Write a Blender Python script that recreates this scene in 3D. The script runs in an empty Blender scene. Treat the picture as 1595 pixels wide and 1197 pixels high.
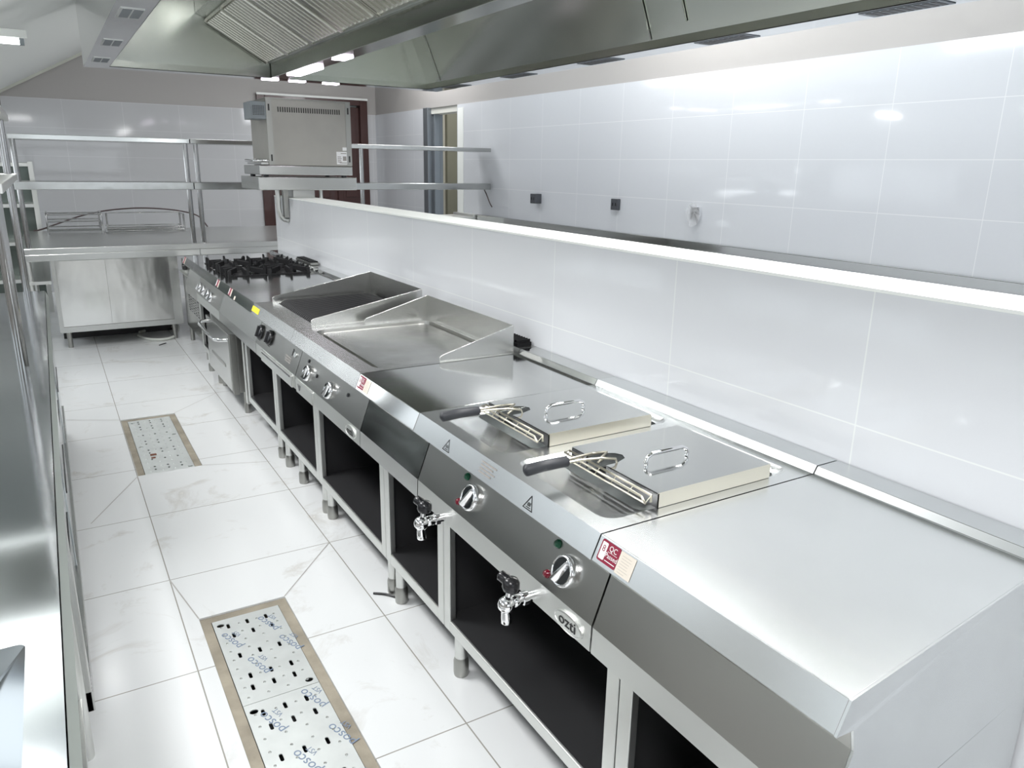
import bpy, bmesh, math, random
from mathutils import Vector, Matrix
random.seed(7)
C = bpy.context.scene.collection
SC = bpy.context.scene
PI = math.pi

# ------------------------------------------------------------------ camera
def cam_axes(yaw, pit, rol):
    sy, cy = math.sin(yaw), math.cos(yaw)
    f = Vector((sy*math.cos(pit), cy*math.cos(pit), -math.sin(pit)))
    r = Vector((cy, -sy, 0)); u = r.cross(f)
    return (r*math.cos(rol)+u*math.sin(rol), u*math.cos(rol)-r*math.sin(rol), f)
R_, U_, F_ = cam_axes(0.54418, 0.27874, 0.01734)
cam_data = bpy.data.cameras.new('camera'); cam = bpy.data.objects.new('camera', cam_data); C.objects.link(cam)
cam_data.sensor_width = 36; cam_data.lens = 1181.41/1595*36; cam_data.clip_start = .02; cam_data.clip_end = 60
M = Matrix((( R_.x, U_.x, -F_.x, -0.79386), (R_.y, U_.y, -F_.y, -0.47105), (R_.z, U_.z, -F_.z, 1.47763), (0, 0, 0, 1)))
cam.matrix_world = M
SC.camera = cam

# ------------------------------------------------------------------ world, lights, exposure
SC.view_settings.view_transform = 'Standard'; SC.view_settings.look = 'None'
SC.view_settings.gamma = 1; SC.view_settings.exposure = 0.12
w = bpy.data.worlds.new('world'); SC.world = w; w.use_nodes = True
w.node_tree.nodes['Background'].inputs[0].default_value = (.85, .93, 1, 1)
w.node_tree.nodes['Background'].inputs[1].default_value = 1.0
def area(name, loc, rot, sx, sy, power, col=(1, 1, 1)):
    d = bpy.data.lights.new(name, 'AREA'); d.shape = 'RECTANGLE'; d.size = sx; d.size_y = sy
    d.energy = power; d.color = col
    o = bpy.data.objects.new(name, d); C.objects.link(o); o.location = loc; o.rotation_euler = rot
    return o
# daylight just outside unseen windows, added in the left and front walls for light
WX_ = 3.15
WIN_L = [(-.4, 1.6), (2.4, 4.4), (5.2, 7.2), (7.7, 9.5)]
for i, (a, b) in enumerate(WIN_L):
    area('window_daylight', (-3.16, (a+b)/2, 1.75), (0, -PI/2, 0), 1.5, b-a, [5, 6, 6, 40][i], (.93, .97, 1))
area('window_daylight', (.3, -3.66, 1.75), (PI/2, 0, 0), 3.6, 1.6, 15, (.93, .97, 1))
# high windows in the right wall above the hood rim
WIN_R = [(1.0, 3.1), (4.6, 6.4)]
for a, b in WIN_R: area('window_daylight', (WX_+.17, (a+b)/2, 2.68), (0, PI/2, 0), .70, b-a, 85 if a < 2 else 45, (.96, .98, 1))

# ------------------------------------------------------------------ materials
def mat(name, col, rough=.5, metal=0., spec=.5, bump=0., bscale=8., stretch=None, rvar=0., cvar=0., emit=None, coat=0., vscale=6.):
    m = bpy.data.materials.new(name); m.use_nodes = True
    nt = m.node_tree; b = nt.nodes['Principled BSDF']
    b.inputs['Base Color'].default_value = (*col, 1); b.inputs['Roughness'].default_value = rough
    b.inputs['Metallic'].default_value = metal; b.inputs['Specular IOR Level'].default_value = spec
    b.inputs['Coat Weight'].default_value = coat
    if emit: b.inputs['Emission Color'].default_value = (*col, 1); b.inputs['Emission Strength'].default_value = emit
    if bump or rvar or cvar:
        tc = nt.nodes.new('ShaderNodeTexCoord'); mp = nt.nodes.new('ShaderNodeMapping')
        nt.links.new(tc.outputs['Object'], mp.inputs[0])
        if stretch: mp.inputs['Scale'].default_value = stretch
    if bump:
        n = nt.nodes.new('ShaderNodeTexNoise'); n.inputs['Scale'].default_value = bscale; n.inputs['Detail'].default_value = 3
        nt.links.new(mp.outputs[0], n.inputs[0])
        bp = nt.nodes.new('ShaderNodeBump'); bp.inputs['Strength'].default_value = bump; bp.inputs['Distance'].default_value = .01
        nt.links.new(n.outputs[0], bp.inputs['Height']); nt.links.new(bp.outputs[0], b.inputs['Normal'])
    if rvar or cvar:
        n2 = nt.nodes.new('ShaderNodeTexNoise'); n2.inputs['Scale'].default_value = vscale; n2.inputs['Detail'].default_value = 5
        nt.links.new(tc.outputs['Object'], n2.inputs[0])
        if rvar:
            r = nt.nodes.new('ShaderNodeMapRange'); r.inputs['From Min'].default_value = .3; r.inputs['From Max'].default_value = .7
            r.inputs['To Min'].default_value = max(0, rough-rvar); r.inputs['To Max'].default_value = rough+rvar
            nt.links.new(n2.outputs[0], r.inputs[0]); nt.links.new(r.outputs[0], b.inputs['Roughness'])
        if cvar:
            mx = nt.nodes.new('ShaderNodeMix'); mx.data_type = 'RGBA'
            r = nt.nodes.new('ShaderNodeMapRange'); r.inputs['From Min'].default_value = .35; r.inputs['From Max'].default_value = .7
            nt.links.new(n2.outputs[0], r.inputs[0]); nt.links.new(r.outputs[0], mx.inputs[0])
            mx.inputs[6].default_value = (*col, 1); mx.inputs[7].default_value = (*[c*(1-cvar) for c in col], 1)
            nt.links.new(mx.outputs[2], b.inputs['Base Color'])
    return m
def tiled(name, col, grout, axis, tw, th, ou, ov, rough=.08, gw=.0035, dirt=0., spec=.5, offset=0.):
    """large glazed tiles on an axis-aligned plane, world-size grid from object coordinates"""
    m = bpy.data.materials.new(name); m.use_nodes = True; nt = m.node_tree; L = nt.links; N = nt.nodes
    b = N['Principled BSDF']; tc = N.new('ShaderNodeTexCoord'); sp = N.new('ShaderNodeSeparateXYZ'); L.new(tc.outputs['Object'], sp.inputs[0])
    def mth(op, a, v=None, w_=None):
        n = N.new('ShaderNodeMath'); n.operation = op
        if isinstance(a, (int, float)): n.inputs[0].default_value = a
        else: L.new(a, n.inputs[0])
        if v is not None:
            if isinstance(v, (int, float)): n.inputs[1].default_value = v
            else: L.new(v, n.inputs[1])
        return n.outputs[0]
    u, v = {'x': (1, 2), 'y': (0, 2), 'z': (0, 1)}[axis]
    def edge(out, off, size):
        f = mth('FRACT', mth('DIVIDE', mth('ADD', out, -off+size*50), size))
        d = mth('MINIMUM', f, mth('SUBTRACT', 1., f))
        return mth('LESS_THAN', mth('MULTIPLY', d, size), gw/2)
    g = mth('MAXIMUM', edge(sp.outputs[u], ou, tw), edge(sp.outputs[v], ov, th))
    mx = N.new('ShaderNodeMix'); mx.data_type = 'RGBA'; L.new(g, mx.inputs[0])
    mx.inputs[6].default_value = (*col, 1); mx.inputs[7].default_value = (*grout, 1)
    last = mx.outputs[2]
    if dirt:
        n = N.new('ShaderNodeTexNoise'); n.inputs['Scale'].default_value = 3.2; n.inputs['Detail'].default_value = 9; n.inputs['Roughness'].default_value = .68
        n.inputs['Distortion'].default_value = .8
        L.new(tc.outputs['Object'], n.inputs[0])
        r = N.new('ShaderNodeMapRange'); r.inputs['From Min'].default_value = .56; r.inputs['From Max'].default_value = .80; r.inputs['To Max'].default_value = dirt
        L.new(n.outputs[0], r.inputs[0])
        m2 = N.new('ShaderNodeMix'); m2.data_type = 'RGBA'; L.new(r.outputs[0], m2.inputs[0]); L.new(last, m2.inputs[6])
        m2.inputs[7].default_value = (.36, .31, .24, 1); last = m2.outputs[2]
        rr = N.new('ShaderNodeMapRange'); rr.inputs['From Min'].default_value = .35; rr.inputs['From Max'].default_value = .7
        rr.inputs['To Min'].default_value = rough*.9; rr.inputs['To Max'].default_value = rough*1.4
        L.new(n.outputs[0], rr.inputs[0]); L.new(rr.outputs[0], b.inputs['Roughness'])
    else: b.inputs['Roughness'].default_value = rough
    L.new(last, b.inputs['Base Color']); b.inputs['Specular IOR Level'].default_value = spec
    return m
steel = mat('brushed_steel', (.58, .585, .57), .27, 1)
steel_top = mat('satin_steel_top', (.69, .71, .71), .27, 1, cvar=.06, vscale=5)
steel_pol = mat('polished_steel', (.60, .61, .60), .10, 1, bump=.02, bscale=3.)
lid_top = mat('lid_steel', (.64, .65, .64), .10, 1)
lid_side = mat('brushed_edge', (.70, .67, .58), .38, 1)
steel_dark = mat('dull_steel', (.40, .40, .38), .33, 1)
counter_m = mat('counter_steel', (.60, .61, .60), .30, 1, bump=.06, bscale=2.5)
board_m = mat('shelf_steel', (.46, .47, .46), .16, 1, bump=.25, bscale=3)
steel_door = mat('wavy_steel', (.66, .66, .645), .15, 1, bump=.5, bscale=2.2, stretch=(1.6, 1, .7))
steel_table = mat('table_steel', (.52, .55, .56), .10, 1, bump=.12, bscale=2.2)
steel_hood = mat('hood_steel', (.50, .52, .48), .20, 1, bump=.08, bscale=1.6)
steel_light = mat('pale_steel', (.70, .71, .69), .38, 1)
knob_face_m = mat('dark_chrome', (.16, .17, .18), .18, 1)
steel_panel = mat('control_panel_steel', (.44, .44, .42), .28, 1)  # darker copy of the steel; dark reflections are put into the colour
chrome_dull = mat('worn_chrome', (.42, .42, .42), .15, 1)
chrome = mat('chrome', (.86, .86, .87), .05, 1)
black_iron = mat('cast_iron', (.012, .012, .013), .5, spec=.22)
black_plastic = mat('black_plastic', (.012, .012, .014), .25)
grip_plastic = mat('dark_grey_grip', (.022, .024, .029), .5)
black_void = mat('dark_interior', (.035, .035, .035), .45, .3)
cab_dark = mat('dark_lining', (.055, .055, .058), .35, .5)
white_paint = mat('white_plaster', (.80, .82, .80), .6)
left_paint = mat('mid_grey_paint', (.28, .27, .255), .7)
grey_paint = mat('grey_paint', (.40, .385, .375), .7)
ceil_paint = mat('ceiling_paint', (.62, .64, .65), .8)
brown = mat('brown_frame', (.055, .022, .020), .3, coat=.3)
maroon = mat('maroon_label', (.23, .008, .035), .4)
paper = mat('paper_label', (.68, .62, .54), .6)
white_lab = mat('white_label', (.8, .8, .8), .5)
yellow = mat('yellow_label', (.85, .72, .02), .5)
ink = mat('black_ink', (.01, .01, .01), .5)
blue_ink = mat('blue_grey_ink', (.20, .26, .36), .5)
grey_ink = mat('grey_ink', (.3, .28, .26), .5)
green_glass = mat('green_lamp', (.0, .07, .03), .15)
red_glass = mat('red_lamp', (.12, .0, .01), .15)
galv = mat('drain_steel', (.68, .71, .70), .42, .5, cvar=.10, vscale=14)
rust = mat('tan_mortar', (.37, .33, .26), .8, bump=.4, bscale=30, cvar=.35, vscale=9)
rusty = mat('rusty_brown', (.16, .05, .02), .7)
hose_white = mat('white_hose', (.62, .64, .60), .5)
cable_dark = mat('dark_cable', (.07, .045, .045), .4)
oven_paint = mat('grey_enamel', (.40, .39, .36), .42, .35, cvar=.1, vscale=5)
oven_vent = mat('slate_plastic', (.25, .28, .30), .5)
glassy = mat('grey_green_back', (.15, .18, .165), .18, .4)
socket_m = mat('charcoal_socket', (.06, .065, .075), .35)
alu = mat('grey_aluminium', (.20, .22, .24), .4, .6)
corr_beige = mat('beige_plaster', (.50, .48, .40), .8)
corr_olive = mat('olive_plaster', (.22, .215, .165), .8)
emit_tube = mat('lit_tube', (1, 1, 1), .5, emit=9)
emit_spot = mat('lit_lamp', (.95, .85, 1), .5, emit=10)
plastic_film = mat('clear_film', (.75, .76, .78), .15)
wall_tile = tiled('wall_tiles', (.62, .64, .675), (.76, .77, .79), 'x', .57, .285, 1.605, 1.55, rough=.06)
part_tile = tiled('partition_tiles', (.70, .715, .745), (.80, .82, .82), 'x', .5955, .2985, .4887, .9457, rough=.07)
back_tile = tiled('back_tiles', (.54, .545, .56), (.66, .66, .68), 'y', .6, .3, .1, 2.11-.6, rough=.07)
floor_tile = tiled('floor_tiles', (.77, .785, .79), (.34, .33, .30), 'z', .598, .5995, -.578, 1.685, rough=.2, dirt=.7, gw=.004)

# ------------------------------------------------------------------ mesh helpers
class MB:
    """collects shapes; build() links them as one mesh object"""
    def __init__(s): s.bm = bmesh.new(); s.mi = 0
    def _add(s, vs, fs, smooth=False):
        b = [s.bm.verts.new(v) for v in vs]; out = []
        for f in fs:
            try:
                q = s.bm.faces.new([b[i] for i in f]); q.material_index = s.mi; q.smooth = smooth; out.append(q)
            except ValueError: pass
        return out
    def box(s, x0, x1, y0, y1, z0, z1):
        x0, x1 = sorted((x0, x1)); y0, y1 = sorted((y0, y1)); z0, z1 = sorted((z0, z1))
        v = [(x, y, z) for z in (z0, z1) for y in (y0, y1) for x in (x0, x1)]
        s._add(v, [(0, 2, 3, 1), (4, 5, 7, 6), (0, 1, 5, 4), (2, 6, 7, 3), (0, 4, 6, 2), (1, 3, 7, 5)]); return s
    def hexa(s, v):  # 8 corners: bottom 4 ccw, top 4 ccw
        s._add(v, [(3, 2, 1, 0), (4, 5, 6, 7), (0, 1, 5, 4), (1, 2, 6, 5), (2, 3, 7, 6), (3, 0, 4, 7)]); return s
    def prism(s, prof, y0, y1, skew=None, both=False):
        """profile of (x,z) extruded along y; skew(x) shifts the y0 end"""
        n = len(prof); sk = skew or (lambda x: 0)
        v = [(x, y0+sk(x), z) for x, z in prof]+[(x, y1+(sk(x) if both else 0), z) for x, z in prof]
        f = [tuple(range(n)), tuple(range(2*n-1, n-1, -1))]+[(i, i+n, (i+1) % n+n, (i+1) % n) for i in range(n)]
        s._add(v, f); return s
    def ext(s, pts, axis, a, b):
        """2-D outline extruded along axis x, y or z between a and b"""
        def P(p, t):
            return {'x': (t, p[0], p[1]), 'y': (p[0], t, p[1]), 'z': (p[0], p[1], t)}[axis]
        n = len(pts)
        s._add([P(p, a) for p in pts]+[P(p, b) for p in pts],
               [tuple(range(n)), tuple(range(2*n-1, n-1, -1))]+[(i, i+n, (i+1) % n+n, (i+1) % n) for i in range(n)]); return s
    def tube(s, pts, r, seg=10, closed=False):
        pts = [Vector(p) for p in pts]; n = len(pts); rings = []
        rr = r if isinstance(r, (list, tuple)) else [r]*n
        up = Vector((0, 0, 1)); prev = None
        for i, p in enumerate(pts):
            if closed: t = pts[(i+1) % n]-pts[i-1]
            else: t = pts[min(i+1, n-1)]-pts[max(i-1, 0)]
            t.normalize()
            if prev is None:
                a = t.cross(up) if abs(t.dot(up)) < .95 else t.cross(Vector((1, 0, 0)))
            else: a = prev-t*prev.dot(t)
            a.normalize(); prev = a; c = t.cross(a)
            rings.append([p+(a*math.cos(2*PI*k/seg)+c*math.sin(2*PI*k/seg))*rr[i] for k in range(seg)])
        v = [q for ring in rings for q in ring]; f = []
        m = n if closed else n-1
        for i in range(m):
            j = (i+1) % n
            for k in range(seg): f.append((i*seg+k, i*seg+(k+1) % seg, j*seg+(k+1) % seg, j*seg+k))
        s._add(v, f, True)
        if not closed:
            s._add(rings[0], [tuple(range(seg-1, -1, -1))]); s._add(rings[-1], [tuple(range(seg))])
        return s
    def cyl(s, p0, p1, r, seg=20, r1=None): return s.tube([p0, p1], [r, r if r1 is None else r1], seg)
    def lathe(s, prof, loc, axis=(0, 0, 1), seg=24):
        """prof: (radius, height) along axis from loc"""
        ax = Vector(axis).normalized(); a = ax.orthogonal().normalized(); c = ax.cross(a); loc = Vector(loc)
        v = [loc+ax*h+(a*math.cos(2*PI*k/seg)+c*math.sin(2*PI*k/seg))*max(r, 1e-5) for r, h in prof for k in range(seg)]
        f = [(i*seg+k, i*seg+(k+1) % seg, (i+1)*seg+(k+1) % seg, (i+1)*seg+k) for i in range(len(prof)-1) for k in range(seg)]
        s._add(v, f, True); n = len(prof)
        s._add(v[:seg], [tuple(range(seg-1, -1, -1))]); s._add(v[(n-1)*seg:], [tuple(range(seg))]); return s
    def loops(s, loops, fill_last=True, smooth=False):
        """bridge successive same-length 3-D loops"""
        n = len(loops[0]); v = [p for l in loops for p in l]
        f = [(i*n+k, i*n+(k+1) % n, (i+1)*n+(k+1) % n, (i+1)*n+k) for i in range(len(loops)-1) for k in range(n)]
        if fill_last: f.append(tuple((len(loops)-1)*n+k for k in range(n)))
        s._add(v, f, smooth); return s
    def plate(s, outer, holes, z, th=0):
        """flat plate with holes (2-D loops) at height z, thickness th downwards"""
        def ring(pts, zz):
            vs = [s.bm.verts.new((p[0], p[1], zz)) for p in pts]
            return vs, [s.bm.edges.new((vs[i], vs[(i+1) % len(vs)])) for i in range(len(vs))]
        for zz in ([z, z-th] if th else [z]):
            es = []
            for l in [outer]+holes: es += ring(l, zz)[1]
            r = bmesh.ops.triangle_fill(s.bm, edges=es, use_beauty=True, use_dissolve=False, normal=(0, 0, 1))
            for g in r['geom']:
                if isinstance(g, bmesh.types.BMFace): g.material_index = s.mi
        if th:
            for l in [outer]+holes: s.loops([[(p[0], p[1], z) for p in l], [(p[0], p[1], z-th) for p in l]], False)
        return s
    def xf(s, mtx): bmesh.ops.transform(s.bm, matrix=mtx, verts=s.bm.verts); return s
    def build(s, name, m, parent=None, bevel=0., seg=2):
        bmesh.ops.recalc_face_normals(s.bm, faces=s.bm.faces)
        me = bpy.data.meshes.new(name); s.bm.to_mesh(me); s.bm.free()
        for q in (m if isinstance(m, (list, tuple)) else [m]): me.materials.append(q)
        o = bpy.data.objects.new(name, me); C.objects.link(o)
        if parent: o.parent = parent
        if bevel:
            bv = o.modifiers.new('bevel', 'BEVEL'); bv.width = bevel; bv.segments = seg; bv.limit_method = 'ANGLE'; bv.angle_limit = .6
        return o
def thing(name, label, cat, group=None, loc=(0, 0, 0), rz=0):
    o = bpy.data.objects.new(name, None); C.objects.link(o); o.location = loc; o.rotation_euler = (0, 0, rz)
    o.empty_display_size = .1
    return tag(o, label, cat, group)
def tag(o, label, cat, group=None, kind=None):
    o['label'] = label; o['category'] = cat
    if group: o['group'] = group
    if kind: o['kind'] = kind
    return o
def struct(o, label=None, cat=None):
    o['kind'] = 'structure'
    if label: o['label'] = label; o['category'] = cat or 'wall'
    return o
def dup(root, loc=None, rz=None, label=None):
    r = root.copy(); C.objects.link(r)
    if loc is not None: r.location = loc
    if rz is not None: r.rotation_euler = (0, 0, rz)
    if label: r['label'] = label
    for ch in list(root.children):
        c = ch.copy(); C.objects.link(c); c.parent = r
        for g in list(ch.children):
            d = g.copy(); C.objects.link(d); d.parent = c
    return r
def rrect(x0, x1, y0, y1, r, n=5):
    p = []
    for cx, cy, a in ((x1-r, y1-r, 0), (x0+r, y1-r, 90), (x0+r, y0+r, 180), (x1-r, y0+r, 270)):
        for k in range(n+1):
            t = math.radians(a+90*k/n); p.append((cx+r*math.cos(t), cy+r*math.sin(t)))
    return p
def at(l, z): return [(p[0], p[1], z) for p in l]
def rect(x0, x1, y0, y1): return [(x0, y0), (x1, y0), (x1, y1), (x0, y1)]
def text(name, s, size, m, mtx, parent, depth=.0004, align='CENTER', xs=1.):
    cu = bpy.data.curves.new('lettering', 'FONT'); cu.body = s; cu.size = size; cu.extrude = depth; cu.align_x = align; cu.align_y = 'CENTER'; cu.resolution_u = 3
    tmp = bpy.data.objects.new('lettering', cu); C.objects.link(tmp)
    dg = bpy.context.evaluated_depsgraph_get(); dg.update()
    me = bpy.data.meshes.new_from_object(tmp.evaluated_get(dg)); bpy.data.objects.remove(tmp)
    me.transform(mtx @ Matrix.Diagonal((xs, 1, 1, 1))); me.materials.clear(); me.materials.append(m)
    o = bpy.data.objects.new(name, me); C.objects.link(o)
    if parent: o.parent = parent
    return o
def frame(o, ex, ey):
    """4x4 matrix with origin o, local x = ex, local y = ey"""
    ex = Vector(ex).normalized(); ey = Vector(ey); ey = (ey-ex*ey.dot(ex)).normalized(); ez = ex.cross(ey)
    return Matrix(((ex.x, ey.x, ez.x, o[0]), (ex.y, ey.y, ez.y, o[1]), (ex.z, ey.z, ez.z, o[2]), (0, 0, 0, 1)))

# ------------------------------------------------------------------ room shell
WX = 3.15; BY = 9.7; LX = -3.0; FY = -3.5; CZ = 3.1; TZ = 2.115
# floor with two drain pits
D1 = (-.575, -.28, 3.39, 4.35); D2 = (-.529, -.243, .55, 1.972)
m = MB()
xs = [LX, -.575, -.243, WX+1.6]
hole1 = rect(*D1); hole2 = rect(*D2)
m.plate(rect(LX, WX+1.6, FY, BY+1), [hole1, hole2], 0)
for h in (hole1, hole2): m.loops([at(h, 0), at(h, -.12)], True)
fl = m.build('floor', floor_tile); struct(fl)
m = MB()
def cutline(a, b, wd=.0022):
    a = Vector(a); b = Vector(b); d = (b-a).normalized(); n = Vector((-d.y, d.x))*wd
    m._add([(*(a+n), .0006), (*(a-n), .0006), (*(b-n), .0006), (*(b+n), .0006)], [(0, 1, 2, 3)])
for a, b in [((-.575, 3.39), (-.80, 2.93)), ((-.28, 3.39), (.03, 3.28)), ((-.28, 4.35), (.03, 4.68)), ((-.575, 4.35), (-.85, 4.50)), ((-.243, 1.972), (.02, 2.284)), ((-.529, 1.972), (-.578, 2.284))]: cutline(a, b)
m.build('tile_cut', mat('grout_line', (.4, .39, .37), .7), fl)

m = MB(); m.box(WX, WX+.15, FY, 7.29, 0, TZ); m.box(WX, WX+.15, 8.09, BY, 0, TZ)
wr = struct(m.build('wall_right', wall_tile))
m = MB(); 
for a, b, c, d in ((FY, BY, TZ, 2.32), (FY, 1.0, 2.32, 3.02), (3.1, 4.6, 2.32, 3.02), (6.4, BY, 2.32, 3.02), (FY, BY, 3.02, CZ)): m.box(WX+.008, WX+.15, a, b, c, d)
m.build('painted_band', grey_paint, wr)
m = MB(); m.box(LX, 1.60, BY, BY+.15, 0, TZ); m.box(3.0, WX+.15, BY, BY+.15, 0, TZ)
wb = struct(m.build('wall_back', back_tile))
m = MB(); m.box(LX, 1.60, BY+.008, BY+.15, TZ, CZ); m.box(3.0, WX+.15, BY+.008, BY+.15, TZ, CZ); m.box(1.6, 3.0, BY+.008, BY+.15, 2.30, CZ)
m.build('painted_band', grey_paint, wb)
def wall_with_windows(name, plane, wins, lo, hi, z0, z1):
    m = MB(); y = lo
    def bx(a, b, c, d):
        if plane == 'x': m.box(LX-.12, LX, a, b, c, d)
        else: m.box(a, b, FY-.12, FY, c, d)
    for a, b in wins:
        bx(y, a, 0, CZ); bx(a, b, 0, z0); bx(a, b, z1, CZ); y = b
    bx(y, hi, 0, CZ)
    return struct(m.build(name, left_paint))
wall_with_windows('wall_left', 'x', WIN_L, FY-.12, BY+.15, 1.0, 2.5)
wall_with_windows('wall_front', 'y', [(-1.5, 2.1)], LX, WX+.15, .95, 2.55)
def window_frame(idx, plane, a, b, z0, z1):
    m = MB(); t = .05
    def bx(p, q, c, d):
        if plane == 'x': m.box(LX-.09, LX-.03, p, q, c, d)
        else: m.box(p, q, FY-.09, FY-.03, c, d)
    bx(a, b, z0, z0+t); bx(a, b, z1-t, z1); bx(a, a+t, z0, z1); bx(b-t, b, z0, z1); bx((a+b)/2-t/2, (a+b)/2+t/2, z0, z1)
    o = m.build('window_%d' % idx, alu); struct(o)
for i, (a, b) in enumerate(WIN_L): window_frame(i+1, 'x', a, b, 1.0, 2.5)  # frames of the unseen windows added to let light in
window_frame(5, 'y', -1.5, 2.1, .95, 2.55)
m = MB(); m.box(LX-.12, WX+1.6, FY-.12, BY+1, CZ, CZ+.12)
struct(m.build('ceiling', ceil_paint))
# sloping soffit (underside of a stair) over the left side
m = MB()
def sz(x): return 2.175+(x+1.05)*.54
m.prism([(-2.2, sz(-2.2)), (.2, sz(.2)), (.2, CZ), (-2.2, CZ)], 3.75, BY)
so = struct(m.build('trim_1', white_paint))
m = MB(); m.prism([(-2.2, sz(-2.2)-.03), (.2, sz(.2)-.03), (.2, sz(.2)), (-2.2, sz(-2.2))], BY-.03, BY-.001); m.build('edge_strip', mat('pale_trim', (.55, .56, .5), .6), so)

# door on the back wall: wide brown frame, leaf standing in it
m = MB()
m.box(1.60, 1.70, BY-.03, BY+.12, 0, 2.30); m.box(2.93, 3.03, BY-.03, BY+.12, 0, 2.30); m.box(1.70, 2.93, BY-.03, BY+.12, 2.22, 2.30)
m.box(2.60, 2.66, BY+.02, BY+.10, 0, 2.22)
d1 = struct(m.build('door_1', brown, bevel=.006))
m = MB(); m.box(1.70, 2.60, BY+.03, BY+.07, .01, 2.20)
for a, b in ((.12, .95), (1.05, 2.08)): m.box(1.82, 2.48, BY+.015, BY+.03, a, b)
m.build('door_leaf', brown, d1, bevel=.008)
m = MB(); m.box(2.66, 2.93, BY+.03, BY+.07, .01, 2.20); m.box(2.71, 2.88, BY+.015, BY+.03, 1.05, 2.08); m.build('door_leaf', brown, d1, bevel=.008)
m = MB(); m.box(1.60, 3.03, BY-.045, BY-.03, 2.285, 2.31); m.build('top_edge', white_paint, d1)
m = MB(); m.box(1.5, 3.2, BY+.3, BY+.35, 0, 2.6); struct(m.build('wall_behind_door', white_paint))
# opening in the right wall to a corridor
m = MB()
m.box(WX-.03, WX+.17, 7.99, 8.11, 0, 2.12); m.box(WX+.03, WX+.10, 7.93, 7.99, 0, 2.06)
d2 = struct(m.build('door_2', alu, bevel=.004))
m = MB(); m.box(WX+.02, WX+.17, 7.27, 7.99, 2.05, 2.13); m.build('door_header', mat('pale_header', (.62, .62, .58), .6), d2)
m = MB(); m.box(WX+1.45, WX+1.5, 6.5, BY+1, 0, 2.8); cw = struct(m.build('wall_corridor', corr_beige))
m = MB(); m.box(WX+.15, WX+1.45, 9.45, 9.5, 0, 2.8); m.build('corridor_end', corr_beige, cw)
m = MB(); m.box(4.06, WX+1.45, 9.38, 9.45, 0, 2.8); m.build('corridor_return', corr_olive, cw)
m = MB(); m.box(WX-.004, WX+.05, 7.14, 7.27, .98, 2.08); m.build('plaster_reveal', white_paint, wr)

# partition between the two cooking lines
PX0, PX1, PH, PY1 = .6686, .855, 1.244, 5.39
m = MB(); m.box(PX0, PX1, -1.2, PY1, 0, PH-.004); pw = struct(m.build('wall_partition', part_tile))
m = MB(); m.box(PX0-.002, PX1+.002, -1.2, PY1+.002, PH-.004, PH+.003); m.build('white_coping', mat('white_coping', (.90, .92, .89), .55, bump=.2, bscale=25), pw)

# ------------------------------------------------------------------ cooking line (modules stand on legs against the partition)
H = .837
TOPP = [(0, H), (.586, H), (.596, H+.017), (.666, H+.017), (.666, .80), (.016, .784), (-.021, .789)]
def skew0(x): return .085*max(x, 0)
def lipx(z): return (z-H)/(.789-H)*-.021
def legs_and_base(t, y0, y1, legs, shelf=True, mid=None, back_legs=True):
    """open base cabinet: dark box, pale steel frame, tubular legs"""
    m = MB(); x0, x1 = .066, .64
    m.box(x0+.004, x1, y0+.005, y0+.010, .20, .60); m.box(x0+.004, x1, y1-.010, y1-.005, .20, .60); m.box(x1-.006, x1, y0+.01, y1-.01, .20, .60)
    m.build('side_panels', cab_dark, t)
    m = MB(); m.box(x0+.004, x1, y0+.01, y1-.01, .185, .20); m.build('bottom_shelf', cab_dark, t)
    m = MB()
    m.box(x0, x0+.02, y0+.002, y0+.040, .16, .60); m.box(x0, x0+.02, y1-.040, y1-.002, .16, .60)
    m.box(x0, x0+.018, y0+.040, y1-.040, .16, .195)
    m.build('base_frame', steel_light, t, bevel=.002)
    for y in legs:
        for x in ((.105, .60) if back_legs else (.105,)):
            m = MB(); m.lathe([(.019, .055), (.019, .17)], (x, y, 0)); l = m.build('leg', steel_light, t)
            m = MB(); m.lathe([(.0215, 0), (.023, .01), (.023, .05), (.019, .062)], (x, y, 0)); m.build('foot', steel_dark, l)
def top_with_hole(y0, y1, hx0, hx1, hy0, hy1, name, material, t, skew=None, r=.03):
    """worktop with a rounded opening"""
    m = MB()
    m.prism([(0, H), (.012, H), (.012, .784), (-.021, .789)], y0, y1)
    m.prism([(.575, H), (.586, H), (.596, H+.017), (.666, H+.017), (.666, .80), (.575, .80)], y0, y1)
    m.plate(rect(.012, .575, y0, y1), [rrect(hx0, hx1, hy0, hy1, r)], H, .002)
    m.box(.012, .575, y0, y0+.002, .79, H); m.box(.012, .575, y1-.002, y1, .79, H)
    return m.build(name, material, t)
def fascia(t, y0, y1, material=None, band=True, skew=None):
    m = MB(); m.prism([(.016, .784), (.027, .745), (-.010, .645), (.05, .645), (.05, .784)], y0+.0025, y1-.0025, skew)
    p = m.build('control_panel', material or steel_panel, t)
    m = MB(); m.prism([(-.010, .645), (-.012, .590), (.0, .585), (.055, .585), (.055, .645)], y0+.0025, y1-.0025, skew); m.build('lower_band', steel_light if material is None else material, t)
    return p
def body(t, y0, y1, skew=None, y_in=0, z1=.775):
    m = MB(); m.prism([(.05, .575), (.66, .575), (.66, .80), (.655, z1), (.05, z1)], y0+.001, y1-.001, skew); m.build('body', steel, t, bevel=.001)
PN = Vector((-.937, 0, .348)); PU = Vector((.348, 0, .937))      # control panel normal (outwards) and up
def panel_pt(y, z, off=0):
    x = .027+(z-.745)/(.645-.745)*(-.037)
    p = Vector((x, y, z))+PN*off; return p
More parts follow.
